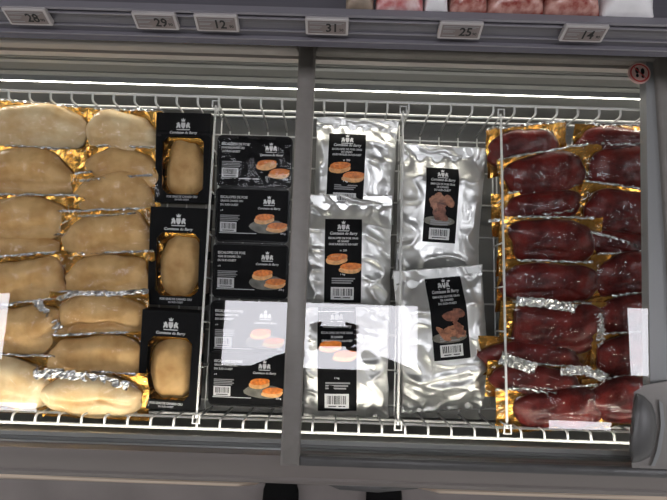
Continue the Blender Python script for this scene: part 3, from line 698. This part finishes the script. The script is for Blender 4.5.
ZG = ZL - .022
ll_ = thing('sliding_glass_lid', 'lower sliding glass lid over the foie gras lobes, cartons and trays', 'freezer lid', Matrix.Translation((0, 0, 0)), 'sliding glass lids')
b = MB(); b.box((XL + .002, Yf - .010, ZG - .004), (xm0 + .01, Yb - .004, ZG + .001)); b.build('glass_pane', M['glass'], ll_)
yfl = P(150, 459, ZG).y; yf2 = P(150, 450, ZG).y
b = MB(); bevbar(b, XL + .002, xm0 + .012, yfl, yf2, ZG - .01, ZG + .006); b.build('front_bar', M['framed'], ll_, True, 30)
b = MB(); bevbar(b, XL + .002, xm0 - .001, Yb + .001, Ybb, ZL - .014, ZL + .006); b.build('back_bar', M['ledge'], ll_, True, 30)  # paler than the other lid's bar: reflected light put into the colour
# ------------------------------------------------------------------ upper shelf with its price rail
zb = 1.02; pb = P(333, 45.5, zb); yb2 = pb.y; a20 = R(20); up = Vector((0, math.sin(a20), math.cos(a20))); nrm = Vector((0, -math.cos(a20), math.sin(a20)))
lo, hi_ = 0.0, .4
for _ in range(40):
    m_ = (lo + hi_) / 2; v_ = proj(Vector((pb.x, yb2, zb)) + up * m_)[1]
    if v_ > 11: lo = m_
    else: hi_ = m_
HR = lo
def rp(t, d=0): return (yb2 + up.y * t * HR + nrm.y * d, zb + up.z * t * HR + nrm.z * d)
us = thing('upper_freezer_shelf', 'violet grey shelf edge with price tags above the freezer', 'shelf', Matrix.Translation((0, 0, 0)))
def strip(name, t0, t1, d, mm, th=.006):
    b = MB(); pr = [rp(t0, d), rp(t1, d), rp(t1, -th), rp(t0, -th)]
    b.extrude_x(pr, XL - .04, XR + .04); return b.build(name, M[mm], us)
strip('rail_lip', 0, .20, .004, 'rail2'); strip('rail_bead', .20, .235, .007, 'raill'); strip('rail_channel', .235, .42, .000, 'rail'); strip('rail_bead', .42, .45, .004, 'raill')
strip('rail_channel', .45, .80, .001, 'rail'); strip('rail_bead', .80, .84, .007, 'raill'); strip('rail_channel', .84, .93, .002, 'rail2'); strip('rail_top', .93, 1.0, .008, 'raill')
yt, ztp = rp(1.0, 0)
b = MB(); b.box((XL - .04, yt + .004, zb + .03), (XR + .04, yt + .55, ztp - .055)); b.build('shelf_deck', M['rail'], us)
b = MB(); b.box((XL - .04, yb2 + .001, zb - .002), (XR + .04, yb2 + .10, zb + .004)); b.build('underside', M['linerd'], us)
b = MB(); b.box((XL - .04, Ybb + .004, ZL - .01), (XR + .04, yt + .6, ZL + .012)); b.build('rear_cover', M['ledge'], us)
b = MB(); b.box((XL - .04, Yb + .13, ZL + .0125), (XR + .04, Yb + .15, zb - .003)); b.build('support_panel', M['linerd'], us)

# price tags
def price(u, v, num, label, frac):
    o = Vector((0, yb2, zb)); r = ray(u, v); t_ = (o + nrm * .009 - CAM).dot(nrm) / r.dot(nrm); c = CAM + r * t_
    Mx = Matrix.Translation(c) @ Matrix((Vector((1, 0, 0)), up, nrm)).transposed().to_4x4()
    t = thing('price_tag', label, 'price tag', Mx, 'electronic price tags on the shelf edge')
    s = (c - CAM).dot(CV2W @ Vector((0, 0, 1))) / F; w = 43 * s; l = w * .44
    b = MB(); b.loft([rrect(w, l, .002, -.004, 3), rrect(w, l, .002, .003, 3), rrect(w * .97, l * .94, .002, .004, 3)]); b.build('casing', M['tagframe'], t)
    b = MB(); b.add([(x, y, .0044) for x, y in ((-w * .44, -l * .38), (w * .44, -l * .38), (w * .44, l * .38), (-w * .44, l * .38))], [(0, 1, 2, 3)]); scn = b.build('screen', M['epaper'], t)
    D = Decal(lambda x, y: .0046); b = MB()
    D.text(b, num, w * -.02, -l * .24, l * .48, off=.0004); D.text(b, frac, w * .29, -l * .20, l * .16, off=.0004)
    b.build('price_digits', M['ink'], scn)
    b = MB()
    for k, (x1, y) in enumerate(((.40, .28), (.34, .19), (-.12, .02), (-.16, -.06), (-.10, -.26))): D.rect(b, -w * .40, l * y, w * x1, l * (y + .035), .0003)
    b.build('small_print', M['greyp'], scn)
price(28, 15.5, '28', 'electronic price tag reading 28 on the shelf edge', '90'); price(156, 20, '29', 'electronic price tag reading 29 on the shelf edge', '90')
price(217, 22, '12', 'electronic price tag reading 12 on the shelf edge', '90'); price(327, 25.5, '31', 'electronic price tag reading 31 on the shelf edge', '50')
price(460, 29.5, '25', 'electronic price tag reading 25 on the shelf edge', '90'); price(583.5, 32.5, '14', 'electronic price tag reading 14 on the shelf edge', '90')

# packs standing on the shelf above
def shelf_pack(u0, u1, v, label, mm, name, seed, low=-1):
    y = yt + .006; zd = ztp - .055
    z1 = PX((u0 + u1) / 2, v, y).z
    a = PX(u0, v, y); c = PX(u1, v, y); w = c.x - a.x; cx = (a.x + c.x) / 2
    t = thing(name, label, 'food pack', Matrix.Translation((cx, y, zd + .0005)), 'packs on the upper shelf')
    hgt = max(.02, z1 - zd)
    b = MB(); dpt = .10
    def g(a_, c_):
        x = (a_ - .5) * w; yy = c_ * dpt; e = (1 - abs(2 * a_ - 1) ** 5) * (1 - abs(2 * c_ - 1) ** 5)
        return (x, yy, hgt * (.75 + .25 * e) + .004 * ns(x * 40 + seed, yy * 40))
    b.slab(g, 24, 14, hgt * .74, 0); b.build('wrapped_contents', M[mm], t, True)
    b = MB(); b.loft([rrect(w * .98, dpt * .98, .006, 0, 4, 0, dpt / 2), rrect(w, dpt, .006, hgt * .35, 4, 0, dpt / 2)]); b.build('base_tray', M['packwhite'], t)
    
shelf_pack(346, 374, 5.5, 'small brown pack on the upper shelf above the tag reading 31', 'packbrown', 'food_pack', 1)
shelf_pack(377, 425, 5.5, 'pink patterned pack on the upper shelf between two price tags', 'packpink', 'food_pack', 2)
shelf_pack(427, 450, 6, 'narrow whitish pack on the upper shelf above the tag reading 25', 'packwhite', 'food_pack', 3)
shelf_pack(453, 490, 6.5, 'red meat pack on the upper shelf beside the narrow whitish pack', 'packred', 'food_pack', 4)
shelf_pack(492, 548, 7.5, 'red marbled meat pack on the upper shelf above the tag reading 14', 'packred', 'food_pack', 5)
shelf_pack(550, 606, 8.5, 'red marbled meat pack on the upper shelf beside the white pack', 'packred', 'food_pack', 6)
shelf_pack(609, 662, 9, 'white wrapped pack at the end of the upper shelf row', 'packwhite', 'food_pack', 7)

# ------------------------------------------------------------------ the photographer, mirrored in the glass, feet below the bumper
def skin(name, verts, edges, radii, m, parent, root=0, sub=2):
    me = bpy.data.meshes.new(name); me.from_pydata([Vector(v) for v in verts], edges, []); me.update()
    o = bpy.data.objects.new(name, me); COL.objects.link(o); o.parent = parent
    sk = o.modifiers.new('skin', 'SKIN'); sk.use_smooth_shade = True
    for i, r in enumerate(radii):
        rr_ = r if isinstance(r, tuple) else (r, r); me.skin_vertices[0].data[i].radius = rr_
    me.skin_vertices[0].data[root].use_root = True
    sb = o.modifiers.new('sub', 'SUBSURF'); sb.levels = sub; sb.render_levels = sub
    me.materials.append(m); return o
fp = P(282, 474, 0); fq = P(383, 475, 0); xc = (fp.x + fq.x) / 2; yb3 = min(fp.y, fq.y) - .24
pe = thing('person', 'person in dark clothes and black shoes holding a phone out over the freezer', 'person', Matrix.Translation((xc, yb3, 0)))
hx = .165; ty = .0
hipz = .92
LH = Vector((-.085 - xc, -.06 - yb3, H + .012)); RH = Vector((.085 - xc, -.06 - yb3, H + .012))
body_v = [(0, -.02, hipz), (0, -.02, 1.12), (0, .04, 1.34), (0, .09, 1.47), (0, .14, 1.56), (0, .16, 1.66), (0, .165, 1.74),
          (-.18, .07, 1.42), (.18, .07, 1.42), (-.36, -.24 - yb3, 1.53), (.36, -.24 - yb3, 1.53), tuple(LH + Vector((-.05, -.075, -.01))), tuple(RH + Vector((.05, -.075, -.01))),
          (-.10, -.02, .88), (.10, -.02, .88), (fp.x - xc + .01, .02, .50), (fq.x - xc - .01, .02, .50), (fp.x - xc, .03, .09), (fq.x - xc, .03, .09),
          tuple(LH + Vector((-.02, -.035, 0))), tuple(RH + Vector((.02, -.035, 0)))]
body_e = [(0, 1), (1, 2), (2, 3), (3, 4), (4, 5), (5, 6), (2, 7), (2, 8), (7, 9), (8, 10), (9, 11), (10, 12), (0, 13), (0, 14), (13, 15), (14, 16), (15, 17), (16, 18), (11, 19), (12, 20)]
body_r = [(.14, .10), (.13, .095), (.15, .10), .055, .055, (.075, .09), (.07, .085), .06, .06, .045, .045, .026, .026, .085, .085, .055, .055, .04, .04, (.038, .014), (.038, .014)]
bo = skin('body', body_v, body_e, body_r, M['skin'], pe)
def part_of(name, idx, m, grow, tail=0):
    mp_ = {k: i for i, k in enumerate(idx)}
    def g(r): return tuple(x + grow for x in r) if isinstance(r, tuple) else r + grow
    return skin(name, [body_v[i] for i in idx], [(mp_[a], mp_[c]) for a, c in body_e if a in mp_ and c in mp_], [g(body_r[i]) for i in idx], m, pe)
part_of('jacket', [0, 1, 2, 7, 8, 9, 10, 11, 12], M['cloth'], .012); part_of('trousers', [0, 13, 14, 15, 16, 17, 18], M['cloth'], .014)
for k, f in ((-1, fp), (1, fq)):
    b = MB(); x = f.x - xc; y0_ = -.05; y1_ = f.y - yb3
    prof = [(0, .036, .07), (.05, .044, .085), (.12, .050, .08), (.19, .058, .06), (.24, .056, .05), (.28, .042, .04)]
    L_ = y1_ - y0_
    rings = []
    for s_, w_, h_ in prof:
        yy = y0_ + L_ * s_ / .28; rings.append([(x + w_ * math.cos(a) * (1 if math.sin(a) > 0 else 1.05), yy, max(0.001, h_ * .5 + h_ * .5 * math.sin(a))) for a in [2 * math.pi * i / 16 for i in range(16)]])
    b.loft([r[::-1] for r in rings]); b.build('shoe', M['shoe'], pe, True, 60)
b = MB()
rings = []
for i in range(9):
    a = math.pi / 2 * i / 8; rings.append([(.088 * math.cos(a) * math.cos(t), .155 + .105 * math.cos(a) * math.sin(t), 1.72 + .10 * math.sin(a)) for t in [2 * math.pi * j / 24 for j in range(24)]])
b.loft(rings); b.build('hair', M['hair'], pe, True)
# fingers: four per hand curling over the phone's long edges, a thumb below
for sgn, hc in ((-1, LH), (1, RH)):
    for k in range(4):
        ln = (.036, .042, .040, .032)[k]; base = hc + Vector((sgn * (.004 - .0), -.012 + .018 * k, .006))
        p1 = base + Vector((-sgn * .012, .004, .012)); p2 = p1 + Vector((-sgn * ln * .6, .006, .003)); p3 = p2 + Vector((-sgn * ln * .5, .004, -.006))
        skin('finger', [base, p1, p2, p3], [(0, 1), (1, 2), (2, 3)], [.009, .0085, .0075, .006], M['skin'], bo, sub=1)
    base = hc + Vector((sgn * .004, -.028, .0)); p1 = base + Vector((-sgn * .018, -.010, .004)); p2 = p1 + Vector((-sgn * .024, .012, .004))
    skin('thumb', [base, p1, p2], [(0, 1), (1, 2)], [.011, .010, .007], M['skin'], bo, sub=1)
ph = thing('smartphone', 'dark smartphone held level above the freezer in both hands', 'phone', Matrix.Translation((0, -.050, H + .006)))
b = MB(); b.loft([rrect(.150, .072, .010, 0, 5), rrect(.150, .072, .010, .0075, 5)]); b.build('phone_body', M['blackpl'], ph)
b = MB(); b.add(rrect(.142, .065, .007, .0078, 5), [tuple(range(24))]); b.build('screen', M['ink'], ph)

# ------------------------------------------------------------------ world and view
w = bpy.data.worlds.new('world'); SC.world = w; w.use_nodes = True
w.node_tree.nodes['Background'].inputs[0].default_value = (1, .98, .95, 1); w.node_tree.nodes['Background'].inputs[1].default_value = .42
SC.cycles.max_bounces = 10; SC.cycles.transparent_max_bounces = 16; SC.cycles.caustics_reflective = False; SC.cycles.caustics_refractive = False
SC.cycles.use_denoising = True
SC.view_settings.view_transform = 'Standard'; SC.view_settings.look = 'None'; SC.view_settings.gamma = 1; SC.view_settings.use_curve_mapping = False
SC.view_settings.exposure = 0.22
